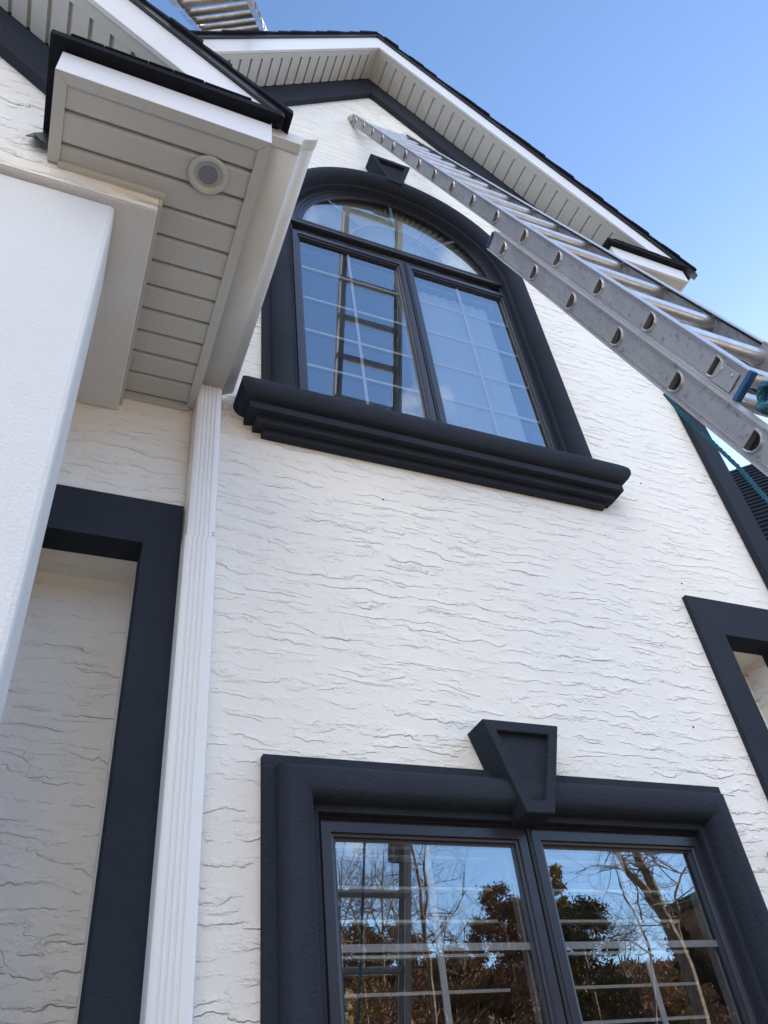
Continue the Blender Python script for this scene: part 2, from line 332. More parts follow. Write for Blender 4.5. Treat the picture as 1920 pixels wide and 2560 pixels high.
# ------------------------------------------------------------------ windows
def bullnose(w=TW, base=-0.028, rise=0.068, a=0.036, b=0.138, n=12):
    pr = [(0, 0.0), (0, base), (a, base)]
    for i in range(n + 1):
        t = math.pi * i / n; pr.append((a + (b - a) * (1 - math.cos(t)) / 2, base - .002 - rise * math.sin(t) ** 0.8))
    return pr + [(b, base), (w, base), (w, 0.02)]
def keystone(win, cx_, ztop, yf=-0.112, s=1.0):
    wt, wb_, h = 0.1435 * s, 0.05 * s, 0.298 * s; z0 = ztop - h; r = 0.04; d = .024
    mb = MB()
    outer = [(cx_ - wt, ztop), (cx_ + wt, ztop), (cx_ + wb_, z0), (cx_ - wb_, z0)]
    it, ib = wt - r * 1.13, wb_ - r * .62
    inner = [(cx_ - it, ztop - r * .9), (cx_ + it, ztop - r * .9), (cx_ + ib, z0 + r), (cx_ - ib, z0 + r)]
    vs = [XZ(p, -.002) for p in outer] + [XZ(p, yf) for p in outer] + [XZ(p, yf) for p in inner] + [XZ(p, yf + d) for p in inner]
    fs = []
    for i in range(4):
        j = (i + 1) % 4; fs += [(i, j, 4 + j, 4 + i), (4 + i, 4 + j, 8 + j, 8 + i), (8 + i, 8 + j, 12 + j, 12 + i)]
    fs.append((12, 13, 14, 15)); mb.add(vs, fs)
    return part(mb, 'keystone', 'trim', bevel=.004, parent=win)
def rect(x0, x1, z0, z1): return [(x0, z0), (x0, z1), (x1, z1), (x1, z0)]
def sash(win, x0, x1, z0, z1, nrows, zbars, bw=0.0075):
    """casement: frame profile stepping to the glass, glass pane, grille inside the double glazing"""
    pr = [(-.046, 0.03), (-.046, 0.004), (-.042, -.002), (-.014, -.002), (-.011, 0.006), (-.004, 0.008), (-.003, 0.016), (0.004, 0.017), (0.004, 0.034)]
    part(MB().sweep(rect(x0, x1, z0, z1), pr, closed=True), 'sash', 'bronze', parent=win)
    part(MB().add([(x0, .022, z0), (x1, .022, z0), (x1, .022, z1), (x0, .022, z1)], [(0, 1, 2, 3)]), 'pane', 'outer_glass', parent=win, flip=False)
    part(MB().add([(x0 - .01, .0375, z0), (x1 + .01, .0375, z0), (x1 + .01, .0375, z1), (x0 - .01, .0375, z1)], [(0, 1, 2, 3)]), 'inner_pane', 'inner_glass', parent=win, flip=False)
    g = MB(); xm = (x0 + x1) / 2
    g.box(xm - bw, xm + bw, .026, .031, z0, z1)
    for zb in zbars: g.box(x0, xm - bw - .001, .026, .031, zb - bw, zb + bw).box(xm + bw + .001, x1, .026, .031, zb - bw, zb + bw)
    part(g, 'grille', 'grille', parent=win)
    lin = [(0.002, .036), (-.004, .036), (-.006, .13)]
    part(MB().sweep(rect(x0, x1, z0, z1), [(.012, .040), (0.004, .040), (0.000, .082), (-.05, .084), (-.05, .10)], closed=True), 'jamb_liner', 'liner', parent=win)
# ---- lower window
win = empty('window', (0, 0, 0)); HP(win); win['label'] = 'wide two-casement lower window with black bullnose surround'
ZT = 2.603
part(MB().sweep([(TL_, 0.55), (TL_, ZT), (TR_, ZT), (TR_, 0.55)], bullnose()), 'surround', 'trim', smooth=38, parent=win)
GT = 2.386
part(MB().sweep([(TL_ + TW, .6), (TL_ + TW, ZT - TW), (TR_ - TW, ZT - TW), (TR_ - TW, .6)], [(-.004, .004), (.006, .004), (.008, .010), (.02, .011), (.02, .03)]), 'frame', 'bronze', parent=win)
part(MB().box(GL[0][1] + .0465, GL[1][0] - .0465, -.004, .03, .6, GT + .0465), 'mullion', 'gasket_shade', parent=win)
for x0, x1 in GL: sash(win, x0, x1, .70, GT, 6, [2.110 - .272 * i for i in range(6)], .0095)
keystone(win, 1.4235, 2.737)
lv = MB()
for i in range(26):
    z = GT + .005 - .0905 * i
    for x0, x1 in GL: lv.obox(Vector((0, .17, z)), Vector((1, 0, 0)), Vector((0, .985, .17)), Vector((0, -.17, .985)), (x0 + .02, x1 - .03), (-.036, .036), (-.004, .004))
part(lv, 'louver_shutter', 'louver', parent=win)
# ---- upper window
win2 = empty('window', (0, 0, 0)); HP(win2); win2['label'] = 'arched upper window with fan light, black surround and stepped sill'
path = [(TL_, 4.10), (TL_, ZSP)] + arc(ACX, ZSP, AR, 180, 0, 48)[1:-1] + [(TR_, ZSP), (TR_, 4.10)]
part(MB().sweep(path, bullnose()), 'surround', 'trim', smooth=38, parent=win2)
fpath = [(TL_ + TW, 4.1), (TL_ + TW, ZSP)] + arc(ACX, ZSP, AR - TW, 180, 0, 48)[1:-1] + [(TR_ - TW, ZSP), (TR_ - TW, 4.1)]
part(MB().sweep(fpath, [(-.004, .004), (.006, .004), (.008, .010), (.02, .011), (.02, .03)]), 'frame', 'bronze', smooth=30, parent=win2)
ra = AR - TW - .012; ga = 0.612; gcx = 1.433
fan_path = arc(gcx, ZSP + .02, ra + .01, 180, 0, 48)
part(MB().sweep(fan_path, [(0, .02), (0, -.004), (.011, -.005), (.012, .004), (.016, .004), (.017, .001), (.029, .001), (.030, .010), (.034, .010), (.035, .007), (.045, .007), (.046, .016), (ra + .01 - ga, .017), (ra + .01 - ga, .034)]), 'arch_frame', 'bronze', smooth=30, parent=win2)
part(MB().sweep([(gcx - ra, ZSP + .078), (gcx + ra, ZSP + .078)], [(0, .03), (0, .004), (.022, .000), (.028, .008), (.040, .008), (.044, -.006), (.062, -.006), (.066, .004), (.068, .03)]), 'transom_bar', 'bronze', parent=win2)
GTU = 5.633
part(MB().box(GL[0][1] + .0465, GL[1][0] - .0465, -.004, .03, 4.1, GTU + .0465), 'mullion', 'gasket_shade', parent=win2)
for x0, x1 in GL: sash(win2, x0, x1, 4.12, GTU, 5, [5.370, 5.088, 4.812, 4.540, 4.27])
gp = [(gcx - ga, ZSP + .07)] + [p for p in arc(gcx, ZSP + .02, ga, 175, 5, 40)] + [(gcx + ga, ZSP + .07)]
part(MB().add([XZ(p, .022) for p in gp], [tuple(reversed(range(len(gp))))]), 'arch_pane', 'arch_outer_glass', parent=win2, flip=False)
part(MB().add([(p[0], .0375, p[1]) for p in gp], [tuple(reversed(range(len(gp))))]), 'inner_arch_pane', 'arch_glass', parent=win2, flip=False)
bl = MB(); K2 = 8
for i in range(K2):
    x0_ = GL[1][0] + .012 + (GL[1][1] - .07 - GL[1][0]) * i / K2; x1_ = GL[1][0] + .012 + (GL[1][1] - .07 - GL[1][0]) * (i + 1) / K2; xm_ = (x0_ + x1_) / 2
    bl.add([(x0_, .105, 4.12), (xm_, .094, 4.12), (x1_, .105, 4.12), (x0_, .105, 5.60), (xm_, .094, 5.60), (x1_, .105, 5.60)], [(0, 1, 4, 3), (1, 2, 5, 4)])
part(bl, 'curtain', 'curtain', smooth=80, parent=win2)
# sunburst grille and pleated shade behind the arch pane
sg = MB(); zc = ZSP + .03
def flat_arc(mb, r0, r1, y0, y1, a0=178, a1=2, n=36):
    A = arc(gcx, zc, r0, a0, a1, n); B = arc(gcx, zc, r1, a0, a1, n); vs = [XZ(p, y) for y in (y0, y1) for p in A + B]; k = n + 1; fs = []
    for i in range(n):
        fs += [(i, i + 1, k + i + 1, k + i), (2 * k + i, 2 * k + k + i, 2 * k + k + i + 1, 2 * k + i + 1), (i, 2 * k + i, 2 * k + i + 1, i + 1), (k + i, k + i + 1, 3 * k + i + 1, 3 * k + i)]
    mb.add(vs, fs)
flat_arc(sg, .315, .333, .027, .032)
for a in (45, 90, 135):
    c, s_ = math.cos(R(a)), math.sin(R(a))
    sg.obox(Vector((gcx, .0295, zc)), Vector((c, 0, s_)), Vector((0, 1, 0)), Vector((-s_, 0, c)), (.335, ga), (-.0025, .0025), (-.009, .009))
part(sg, 'sunburst_grille', 'grille', parent=win2)
ps = MB(); K = 44
vs = [(gcx, .062, zc - .02)]; fs = []
for i in range(2 * K + 1):
    a = R(180 - 180 * i / (2 * K)); vs.append((gcx + (ga + .10) * math.cos(a), .052 if i % 2 else .074, zc - .03 + (ga + .20) * math.sin(a)))
for i in range(2 * K): fs.append((0, i + 1, i + 2))
ps.add(vs, fs); part(ps, 'pleated_shade', 'pleat', parent=win2)
keystone(win2, 1.430, 6.770, -0.102, 1.0)
# sill: nosing over three stepped courses, mitred returns at both ends
def sill_profile():
    pr = [(-.0, 4.172), (.095, 4.172)]
    for i in range(9):
        a = R(90 - 22.5 * i); pr.append((.098 + .052 * math.cos(a), 4.103 + .058 * math.sin(a) + (0.011 if i < 2 else 0)))
    pr += [(.100, 4.040), (.105, 4.036), (.105, 4.001), (.066, 4.008), (.069, 4.004), (.069, 3.968), (.030, 3.974), (.033, 3.970), (.033, 3.943), (0, 3.942)]
    return pr
BX0, BX1 = 0.614, 2.198
sm = MB(); rows = []
for cx_, cy_, mx_, my_ in ((BX0, 0, -1, 0), (BX0, 0, -1, -1), (BX1, 0, 1, -1), (BX1, 0, 1, 0)):
    rows.append([(cx_ + mx_ * d, cy_ + my_ * d, z) for d, z in sill_profile()])
k = len(rows[0]); vs = [q for r in rows for q in r]; fs = []
for i in range(3):
    for q in range(k - 1): fs.append((i * k + q, i * k + q + 1, (i + 1) * k + q + 1, (i + 1) * k + q))
sm.add(vs, fs); part(sm, 'sill', 'trim', smooth=30, parent=win2)
# room behind the windows
rm = MB().box(0.45, 2.4, .16, 3.0, 0.3, 2.62); rm2 = MB().box(0.45, 2.4, .16, 3.0, 3.6, 6.9)
# (open on the wall side)
def room(x0, x1, y0, y1, z0, z1):
    mb = MB().add([(x, y, z) for z in (z0, z1) for y in (y0, y1) for x in (x0, x1)], [(0, 2, 3, 1), (4, 5, 7, 6), (2, 6, 7, 3), (0, 4, 6, 2), (1, 3, 7, 5)]); part(mb, 'room', 'interior')
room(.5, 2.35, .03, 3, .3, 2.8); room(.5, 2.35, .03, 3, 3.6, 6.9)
# ------------------------------------------------------------------ main gable overhang
YF = -0.265; SP = 0.1035
n_ = math.sqrt(1 + PITCH ** 2)
def groove_profile(L, start=0.0, sp=SP, gw=.021, gd=.015):
    pr = [(0, 0)]; s = start + sp
    while s + gw < L: pr += [(s, 0), (s + .002, gd), (s + gw * .6, gd), (s + gw, 0.0015), (s + gw + .002, 0)]; s += sp
    return pr + [(L, 0)]
for sg_, xe in ((1, 3.275), (-1, -0.62)):
    L = abs(xe - 1.44) * n_
    mb = MB(); fn = lambda p, y, sg_=sg_: (1.44 + sg_ * p[0] / n_ + 0, y, 8.323 - PITCH * p[0] / n_ + p[1])
    mb.strip(groove_profile(L), fn, -0.042, YF + .002); part(mb, 'rake_soffit', 'soffit', flip=False)
    mb = MB(); mb.prism([(0.0, -.003), (L, -.003), (L, .004), (0.0, .004)], fn, YF + .002, YF + .036); part(mb, 'soffit_channel', 'soffit')
    mb = MB(); x0 = 1.44; xe = 3.50 if sg_ > 0 else -0.62
    q = lambda x, dz: (x, 8.323 - PITCH * abs(x - 1.44) + dz)
    mb.prism([q(x0, -.006)] + ([(3.285, 6.302), (3.478, 6.302)] if sg_ > 0 else [q(xe - .02, -.006), q(xe - .02, .205)]) + [q(x0, .205)], XZ, YF - .018, YF); part(mb, 'rake_fascia', 'fascia', bevel=.0015)
    xe2 = xe + .09 * sg_
    mb = MB(); mb.prism([q(x0, .207), q(xe2, .207), q(xe2, .245), q(x0, .245)], XZ, YF - .032, YF + .01); part(mb, 'drip_edge', 'drip')
    mb = MB()   # roof deck as overlapping shingle courses
    Ls = abs(xe2 - 1.44) * n_; m_ = int(Ls / .14) + 1
    for i in range(m_):
        s0 = Ls - i * .14; s1 = max(0, s0 - .16); j = rnd.uniform(-.006, .006)
        f2 = lambda p, y, sg_=sg_: (1.44 + sg_ * p[0] / n_, y, 8.323 + .247 - PITCH * p[0] / n_ + p[1])
        mb.prism([(s0, .006), (s1, .0), (s1, .016), (s0, .034)], f2, YF - .045 + j, 8.0)
    part(mb, 'roof', 'shingle')
# eave returns: small boxed cornice at the foot of the rake
def eave_return(x0, x1, yf, yb, zb, zt, grooves, lip=.035, name='eave_return', channel=True):
    """yf front, yb wall plane"""
    b = MB().box(x0, x1, yf, yf + .018, zb, zt); o = part(b, name, 'fascia', bevel=.002)
    return o
er = eave_return(2.905, 3.505, YF, 0, 6.112, 6.244, 0)
part(MB().box(3.487, 3.505, YF + .0185, .4, 6.112, 6.244), 'side_fascia', 'fascia', parent=er).parent = er
part(MB().box(2.905, 2.92, YF + .0185, -.003, 6.112, 6.244), 'end_fascia', 'fascia', parent=er)
part(MB().box(2.921, 3.486, YF + .0185, -.003, 6.116, 6.122), 'soffit', 'soffit', parent=er)
def return_roof(parent, x0, x1, yf, yb, z0, rise):
    mb = MB(); t = .031
    P = [(x0, yf, z0), (x1, yf, z0), (x1, yb, z0 + rise), (x0 + .10, yb, z0 + rise), (x0, yb, z0 + .02)]
    vs = [p for p in P] + [(p[0], p[1], p[2] + t) for p in P]
    mb.add(vs, [(0, 1, 2, 3, 4), (5, 9, 8, 7, 6)] + [(i, (i + 1) % 5, 5 + (i + 1) % 5, 5 + i) for i in range(5)])
    # ragged shingle tabs along the front edge
    x = x0 + .05; r2 = random.Random(3)
    while x < x1 - .12:
        w = r2.uniform(.07, .16); mb.box(x, x + w, yf - r2.uniform(.003, .007), yf + .05, z0 + t - .004, z0 + t + r2.uniform(.003, .008)); x += w + .0006
    return part(mb, 'return_shingles', 'shingle', bevel=.012, parent=parent)
return_roof(er, 2.865, 3.56, YF - .035, 0, 6.25, .18)
# ------------------------------------------------------------------ right eave and its roof end
# ------------------------------------------------------------------ porch with its own small gable (left)
ZS = 4.023; YP = -0.838; YPF = -1.11; PX = 0.03
def prake(x): return 4.300 - x          # porch rake, 45 degrees, rising to the left
PRX = -1.75                              # ridge
pw = MB(); pw.add([(PX, YP, 3.93), (PX, YP, 4.25), (PRX, YP, prake(PRX)), (-3.5, YP, 4.3), (-3.5, YP, 3.93)], [(0, 4, 3, 2, 1)])
part(pw, 'porch_gable_wall', 'stucco', flip=False)
part(MB().box(-3.5, PX, YP + .002, -.002, 3.927, 4.24), 'porch_beam', 'smooth_stucco', bevel=.004)
col = MB().box(-0.62, -0.088, -0.818, -0.522, 0.0, 3.922); part(col, 'porch_column', 'smooth_stucco', bevel=.014)
pr_ = MB(); pr_.prism([(-.05, prake(-.05) - .003), (PRX, prake(PRX) - .003), (PRX, prake(PRX) - .235), (-.05, prake(-.05) - .235)], XZ, YP - .045, YP - .002); part(pr_, 'porch_rake_board', 'trim')
r2_ = math.sqrt(2)
Lp = (0.08 - PRX) * r2_
fnp = lambda p, y: (0.08 - p[0] / r2_, y, 4.30 - .08 + p[0] / r2_ + p[1])
part(MB().strip(groove_profile(Lp, .075), fnp, YP - .046, YPF + .002), 'porch_rake_soffit', 'soffit', flip=False)
part(MB().prism([(0, -.003), (Lp, -.003), (Lp, .004), (0, .004)], fnp, YPF + .002, YPF + .04), 'porch_soffit_channel', 'soffit')
qq = lambda x, dz: (x, 4.30 - x + dz)
part(MB().prism([(.085, 4.207), (.298, 4.207), qq(PRX, .205), qq(PRX, -.008)], XZ, YPF - .018, YPF), 'porch_rake_fascia', 'fascia', bevel=.0015)
part(MB().prism([qq(.345, .207), qq(.345, .240), qq(PRX, .240), qq(PRX, .207)], XZ, YPF - .03, YPF + .01), 'porch_drip_edge', 'drip')
mb = MB(); Lr = (0.37 - PRX) * r2_
for i in range(int(Lr / .14) + 1):
    s0 = i * .14; s1 = min(Lr, s0 + .16); j = rnd.uniform(-.006, .006)
    f3 = lambda p, y: (0.37 - p[0] / r2_, y, 4.30 + .242 - .37 + p[0] / r2_ + p[1])
    mb.prism([(s0, .004), (s1, 0), (s1, .016), (s0, .032)], f3, YPF - .042 + j, -.003)
part(mb, 'porch_roof', 'shingle')
# porch eave: return box, soffit, channels
per = eave_return(-0.300, 0.312, YPF, YP, ZS, 4.148, 0)
part(MB().box(0.295, 0.312, YPF + .0185, -.004, ZS + .001, 4.15), 'side_fascia', 'fascia', parent=per)
part(MB().box(-0.300, -0.285, YPF + .0185, YP - .003, ZS + .001, 4.15), 'end_fascia', 'fascia', parent=per)
return_roof(per, -0.338, 0.335, YPF - .035, YP - .004, 4.157, .16)
mb = MB()
gy = [-1.01, -.911, -.811, -.711, -.613, -.516, -.419, -.322, -.227, -.128, -.030]
ys = [YPF + .02] + gy + [-.003]
for i in range(len(ys) - 1):
    a, b = ys[i], ys[i + 1]; xl = -0.284 if i == 0 else None
    segs = [(a, b)]
    if a < YP < b: segs = [(a, YP), (YP, b)]
    for (c, d) in segs:
        x0 = -0.284 if d <= YP + .001 else PX + .012
        pr3 = [(c, .0)] if c != a or i == 0 else [(c, .015), (c + .011, .015), (c + .017, .0015), (c + .020, 0)]
        pr3 += [(d, 0)]
        if d == b and i < len(ys) - 2: pr3 += [(d + .0005, .015)]
        mb.strip(pr3, lambda p, x: (x, p[0], ZS + .004 + p[1]), x0, 0.294)
part(mb, 'porch_soffit', 'soffit', flip=False)
ch = MB(); w = .034
ch.add([(-.300, YPF + .0005, ZS), (.312, YPF + .0005, ZS), (.312 - w, YPF + w, ZS), (-.300 + w, YPF + w, ZS)], [(0, 1, 2, 3)])
ch.add([(.312, YPF + .0015, ZS - .0005), (.312, -.004, ZS - .0005), (.312 - w, -.004, ZS - .0005), (.312 - w, YPF + w + .001, ZS - .0005)], [(0, 1, 2, 3)])
ch.add([(-.300, YPF + .0015, ZS - .0005), (-.300 + w, YPF + w + .001, ZS - .0005), (-.300 + w, YP - .004, ZS - .0005), (-.300, YP - .004, ZS - .0005)], [(0, 1, 2, 3)])
o = part(ch, 'soffit_border', 'soffit', parent=per); sd_ = o.modifiers.new('thick', 'SOLIDIFY'); sd_.thickness = .003; sd_.offset = 0
jc = MB().box(-.268, PX + .016, YP - .012, YP - .001, ZS - .019, ZS + .004).box(PX + .001, PX + .012, YP - .012 + .0125, -.004, ZS - .06, ZS + .003).box(PX + .0125, .29, -.013, -.001, ZS - .018, ZS + .003)
part(jc, 'wall_channel', 'soffit')
fl = MB(); 
fl.add([(-.318, YP - .005, 4.19), (-.300, YP - .01, 4.06), (-.315, YP - .035, 4.05), (-.345, YP - .04, 4.06), (-.372, YP - .02, 4.09), (-.36, YP - .005, 4.15)], [(0, 1, 2, 3, 4, 5)])
o = part(fl, 'flashing_flap', 'drip'); sd_ = o.modifiers.new('thick', 'SOLIDIFY'); sd_.thickness = .004
# gutter: K-style trough, end cap
gx0, zb = 0.3135, 4.098
gprof = [(gx0, 4.198), (gx0, zb), (gx0 + .093, zb), (gx0 + .096, zb + .003), (gx0 + .098, zb + .030), (gx0 + .104, zb + .040), (gx0 + .114, zb + .050), (gx0 + .126, zb + .057), (gx0 + .138, zb + .064), (gx0 + .147, zb + .074), (gx0 + .151, zb + .086), (gx0 + .152, zb + .100), (gx0 + .142, zb + .101)]
gt = MB().strip(gprof, lambda p, y: (p[0], y, p[1]), -1.092, -.012)
gut = part(gt, 'gutter', 'gutter', smooth=28, flip=False); sd_ = gut.modifiers.new('thick', 'SOLIDIFY'); sd_.thickness = .0018; sd_.offset = 1
cap = MB(); ringo = gprof[:-1]
c2 = [(p[0], -1.086, p[1]) for p in ringo]; cap.add(c2, [tuple(range(len(c2)))])
def offs(p, k=.004):
    cx_, cz_ = gx0 + .07, zb + .06; return (cx_ + (p[0] - cx_) * (1 + k / .07), cz_ + (p[1] - cz_) * (1 + k / .05))
for y0, y1, k0, k1 in ((-1.104, -1.072, .003, .003),):
    A = [offs(p, k0) for p in ringo]; B = [offs(p, k1) for p in ringo]; n = len(A)
    cap.add([(p[0], y0, p[1]) for p in A] + [(p[0], y1, p[1]) for p in B] + [(p[0], y0, p[1]) for p in ringo], [(i, i + 1, n + i + 1, n + i) for i in range(n - 1)] + [(i, i + 1, 2 * n + i + 1, 2 * n + i) for i in range(n - 1)])
    cap.add([(p[0], y0, p[1]) for p in ringo] + [(p[0], -1.086, p[1]) for p in ringo], [(i, i + 1, n + i + 1, n + i) for i in range(n - 1)])
part(cap, 'end_cap', 'gutter', smooth=28, parent=gut)
# downspout: corrugated rectangular pipe in two lengths
def dsp(z0, z1, g=0.0, ribs=True):
    x0, x1, y0, y1 = .307 - g, .405 + g, -.080 - g, -.006
    pr4 = []; c = .014
    pr4 += [(x0, y1), (x0, y1 - .012), (x0 + .003, y1 - .016), (x0, y1 - .020), (x0, y1 - .030), (x0 + .003, y1 - .034), (x0, y1 - .038), (x0, y0 + c), (x0 + c * .3, y0 + c * .3), (x0 + c, y0)]
    xs = x0 + .022
    for i in range(4 if ribs else 0): pr4 += [(xs, y0), (xs + .0022, y0 + .0032), (xs + .0052, y0 + .0032), (xs + .0074, y0)]; xs += .0150
    pr4 += [(x1 - c, y0), (x1 - c * .3, y0 + c * .3), (x1, y0 + c), (x1, y1)]
    return MB().prism(pr4, lambda p, z: (p[0], p[1], z), z0, z1)
ds = part(dsp(0.1, 3.318, .0055), 'downspout', 'downspout', smooth=30)
part(dsp(3.305, 4.10, 0.0), 'upper_length', 'downspout', smooth=30, parent=ds)
for z in (3.335, 3.347): part(MB().lathe(Vector((.396, -.0795, z)), Vector((0, -1, 0)), [(.0025, 0), (.0022, .0015), (.0001, .002)], 8), 'rivet', 'drip', parent=ds)
# caulk under the gutter end
part(MB().lathe(Vector((.432, .0, 4.085)), Vector((0, -1, 0)), [(.026, 0), (.022, .010), (.012, .016), (.001, .018)], 14), 'caulk', 'smooth_stucco')
# back roof / body of the porch and house, so that the sun and the views from the side hold up
bb = MB().add([(-3.5, -.83, 5.0), (-3.5, 0, 5.0), (PRX, 0, prake(PRX)), (PRX, -.83, prake(PRX))], [(0, 1, 2, 3)]); part(bb, 'porch_back_slope', 'shingle')
bw = MB().add([(-.40, 8, 0), (3.20, 8, 0), (3.20, 8, 6.3), (1.44, 8, 8.2), (-.40, 8, 6.3)], [(0, 1, 2, 3, 4)]); part(bw, 'back_wall', 'stucco')
# ------------------------------------------------------------------ soffit light and wall lantern
sl = empty('soffit_light', (.155, -.951, ZS)); tag(sl, 'round recessed white light set in the porch soffit corner', 'light')
lb = MB().lathe(Vector((0, 0, 0)), Vector((0, 0, -1)), [(.061, .0), (.061, .004), (.057, .008), (.048, .008), (.0435, .004), (.041, -.004)], 48); lb.build('trim_ring', 'soffit', sl, smooth=35)
MB().lathe(Vector((0, 0, 0)), Vector((0, 0, -1)), [(.0408, -.0035), (.038, -.02), (.037, -.034), (.0005, -.0339)], 40).build('gap_shade_cup', 'gasket_shade', sl, smooth=35)  # black cup paints the shade in the gap round the lens
MB().lathe(Vector((0.0, .002, 0)), Vector((0, 0, -1)), [(.0295, -.033), (.0295, -.004), (.0285, -.001), (.018, .0015), (.0005, .002)], 40).build('lens', 'lens', sl, smooth=35)
wl_ = empty('wall_lantern', (2.42, -.0, 2.37)); tag(wl_, 'black ribbed round wall lantern at the right edge beside the lower window', 'light')
pts = [(.024 + (.0025 if i % 2 else 0)) for i in range(36)]
mb = MB(); vs = []; 
for y in (0, -.03):
    for i, r in enumerate(pts): vs.append((r * math.cos(2 * math.pi * i / 36), y, r * math.sin(2 * math.pi * i / 36)))
mb.add(vs, [(i, (i + 1) % 36, 36 + (i + 1) % 36, 36 + i) for i in range(36)] + [tuple(range(36, 72))]); mb.build('back_plate', 'dark_metal', wl_)
MB().lathe(Vector((0, -.03, 0)), Vector((0, -1, 0)), [(.02, 0), (.018, .012), (.008, .02), (.006, .03), (.0005, .034)], 24).build('finial', 'dark_metal', wl_, smooth=40)
# ================================================================== LADDERS
def dshape(w, h, n=10):
    """D section: flat side at +t, round side at -t; coordinates (n, t)"""
    return [(w / 2, h * .35), ] + [(w / 2 * math.cos(a), h * .1 - h * .75 * math.sin(a)) for a in [math.pi * i / n for i in range(n + 1)]] + [(-w / 2, h * .35)]
class Frame:
    def __init__(s, o, t, e, n): s.o, s.t, s.e, s.n = o, t, e, n
    def __call__(s, a, b, c): return s.o + s.e * a + s.t * b + s.n * c   # across, along (up), normal (towards wall)
def rail(F, name, parent, x, side, t0, t1, n0, n1, holes, mat='alu', hw=.042, hh=.032):
    """channel rail: outer web at across=x; flanges run to 'side' (+1/-1 = inward)"""
    b = holed(name, [(t0, n0), (t1, n0), (t1, n1), (t0, n1)], [[(h + q[1], (n0 + n1) / 2 + q[0]) for q in dshape(hw, hh)] for h in holes if t0 + .03 < h < t1 - .03], lambda a, c: F(x, a, c), None)
    nweb = len(b.f); fw = .030; th = .0028; xi = x + side * fw; xo = x - side * .004
    for na, nb in ((n0, n0 + th), (n1 - th, n1)):
        b.prism([(xo, na), (xi, na), (xi, nb), (xo, nb)], lambda p, t: F(p[0], t, p[1]), t0, t1)
    nfl = len(b.f)
    for nm in (n0 + (n1 - n0) * .13, n0 + (n1 - n0) * .18, n0 + (n1 - n0) * .82, n0 + (n1 - n0) * .87):  # extruded ribs
        b.prism([(x - side * .0015, nm - .001), (x, nm - .0015), (x, nm + .0015), (x - side * .0015, nm + .001)], lambda p, t: F(p[0], t, p[1]), t0, t1)
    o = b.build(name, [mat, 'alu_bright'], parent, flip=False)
    for k in range(nweb, nfl): o.data.polygons[k].material_index = 1  # flanges take the lighter metal to paint in their sky-lit strip
    return o
def rung(F, parent, xa, xb, h, nc, mat, w=.042, hgt=.032, ringmat='alu_bright'):
    pr5 = dshape(w, hgt)
    k = 5; rib = []
    b = MB(); vs = []
    sect = []
    for i, (nn_, tt) in enumerate(pr5): sect.append((nn_, tt))
    b_n = len(sect)
    for x in (xa, xb): vs += [F(x, h + t_, nc + n_) for n_, t_ in sect]
    b.add(vs, [(i, (i + 1) % b_n, b_n + (i + 1) % b_n, b_n + i) for i in range(b_n)])
    # small ribs on the tread
    for i in range(4): b.prism([(-.012 + i * .007, hgt * .35), (-.009 + i * .007, hgt * .35), (-.0105 + i * .007, hgt * .35 + .0015)], lambda p, x: F(x, h + p[1], nc + p[0]), xa + .03, xb - .03)
    # swaged rings at both ends, inside and outside
    for x, sg_ in ((xa, 1), (xb, -1)):
        for dx, r0, r1 in ((-.0055 * sg_, 1.0, 1.26), (.007 * sg_, 1.02, 1.34)):
            A = [F(x + dx, h + t_ * r0, nc + n_ * r0) for n_, t_ in sect]; B = [F(x + dx * .6, h + t_ * (r0 + r1) / 2, nc + n_ * (r0 + r1) / 2) for n_, t_ in sect]
            A2 = [F(x + dx * 1.2, h + t_ * (r0 + r1) / 2, nc + n_ * (r0 + r1) / 2) for n_, t_ in sect]; C_ = [F(x, h + t_ * r1, nc + n_ * r1) for n_, t_ in sect]
            b.add(A + A2 + C_, [(i, (i + 1) % b_n, b_n + (i + 1) % b_n, b_n + i) for i in range(b_n)] + [(b_n + i, b_n + (i + 1) % b_n, 2 * b_n + (i + 1) % b_n, 2 * b_n + i) for i in range(b_n)])
    nb = len(b.f)
    for x, sg_ in ((xa, 1), (xb, -1)): b.add([F(x + .010 * sg_, h + t_, nc + n_) for n_, t_ in sect], [tuple(range(b_n))])  # black caps paint the darkness inside the hollow rung
    o = b.build('rung', [mat, 'gasket_shade'], parent, smooth=30, flip=False)
    for k in range(nb, len(o.data.polygons)): o.data.polygons[k].material_index = 1
    return o
U = .3048
lad = empty('extension_ladder', (1.24, -2.3, 0)); tag(lad, 'tall aluminium extension ladder leaning on the gable wall beside the arched window', 'ladder')
LI = Matrix.Translation((-1.24, 2.3, 0))
F1 = Frame(Vector((1.24, -.874, 4.678)), Vector((0, .2952, .9554)).normalized(), Vector((1, 0, 0)), Vector((0, .9554, -.2952)).normalized())
FW = .42; fx0, fx1 = 0.0, FW; bx0, bx1 = -.028, FW + .028
fly_h = [U * k for k in range(-6, 10)]; base_h = [-U * (1.79 + 1.003 * k) for k in range(0, 15)]
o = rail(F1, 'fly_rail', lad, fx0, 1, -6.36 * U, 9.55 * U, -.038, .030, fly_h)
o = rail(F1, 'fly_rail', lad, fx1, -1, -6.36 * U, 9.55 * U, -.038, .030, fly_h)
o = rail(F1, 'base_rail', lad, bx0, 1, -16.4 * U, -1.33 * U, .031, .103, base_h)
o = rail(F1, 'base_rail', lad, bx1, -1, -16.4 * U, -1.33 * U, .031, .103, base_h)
for h in fly_h: rung(F1, lad, fx0, fx1, h, -.004, 'alu_bright')
for h in base_h: rung(F1, lad, bx0, bx1, h, .067, 'alu_bright')
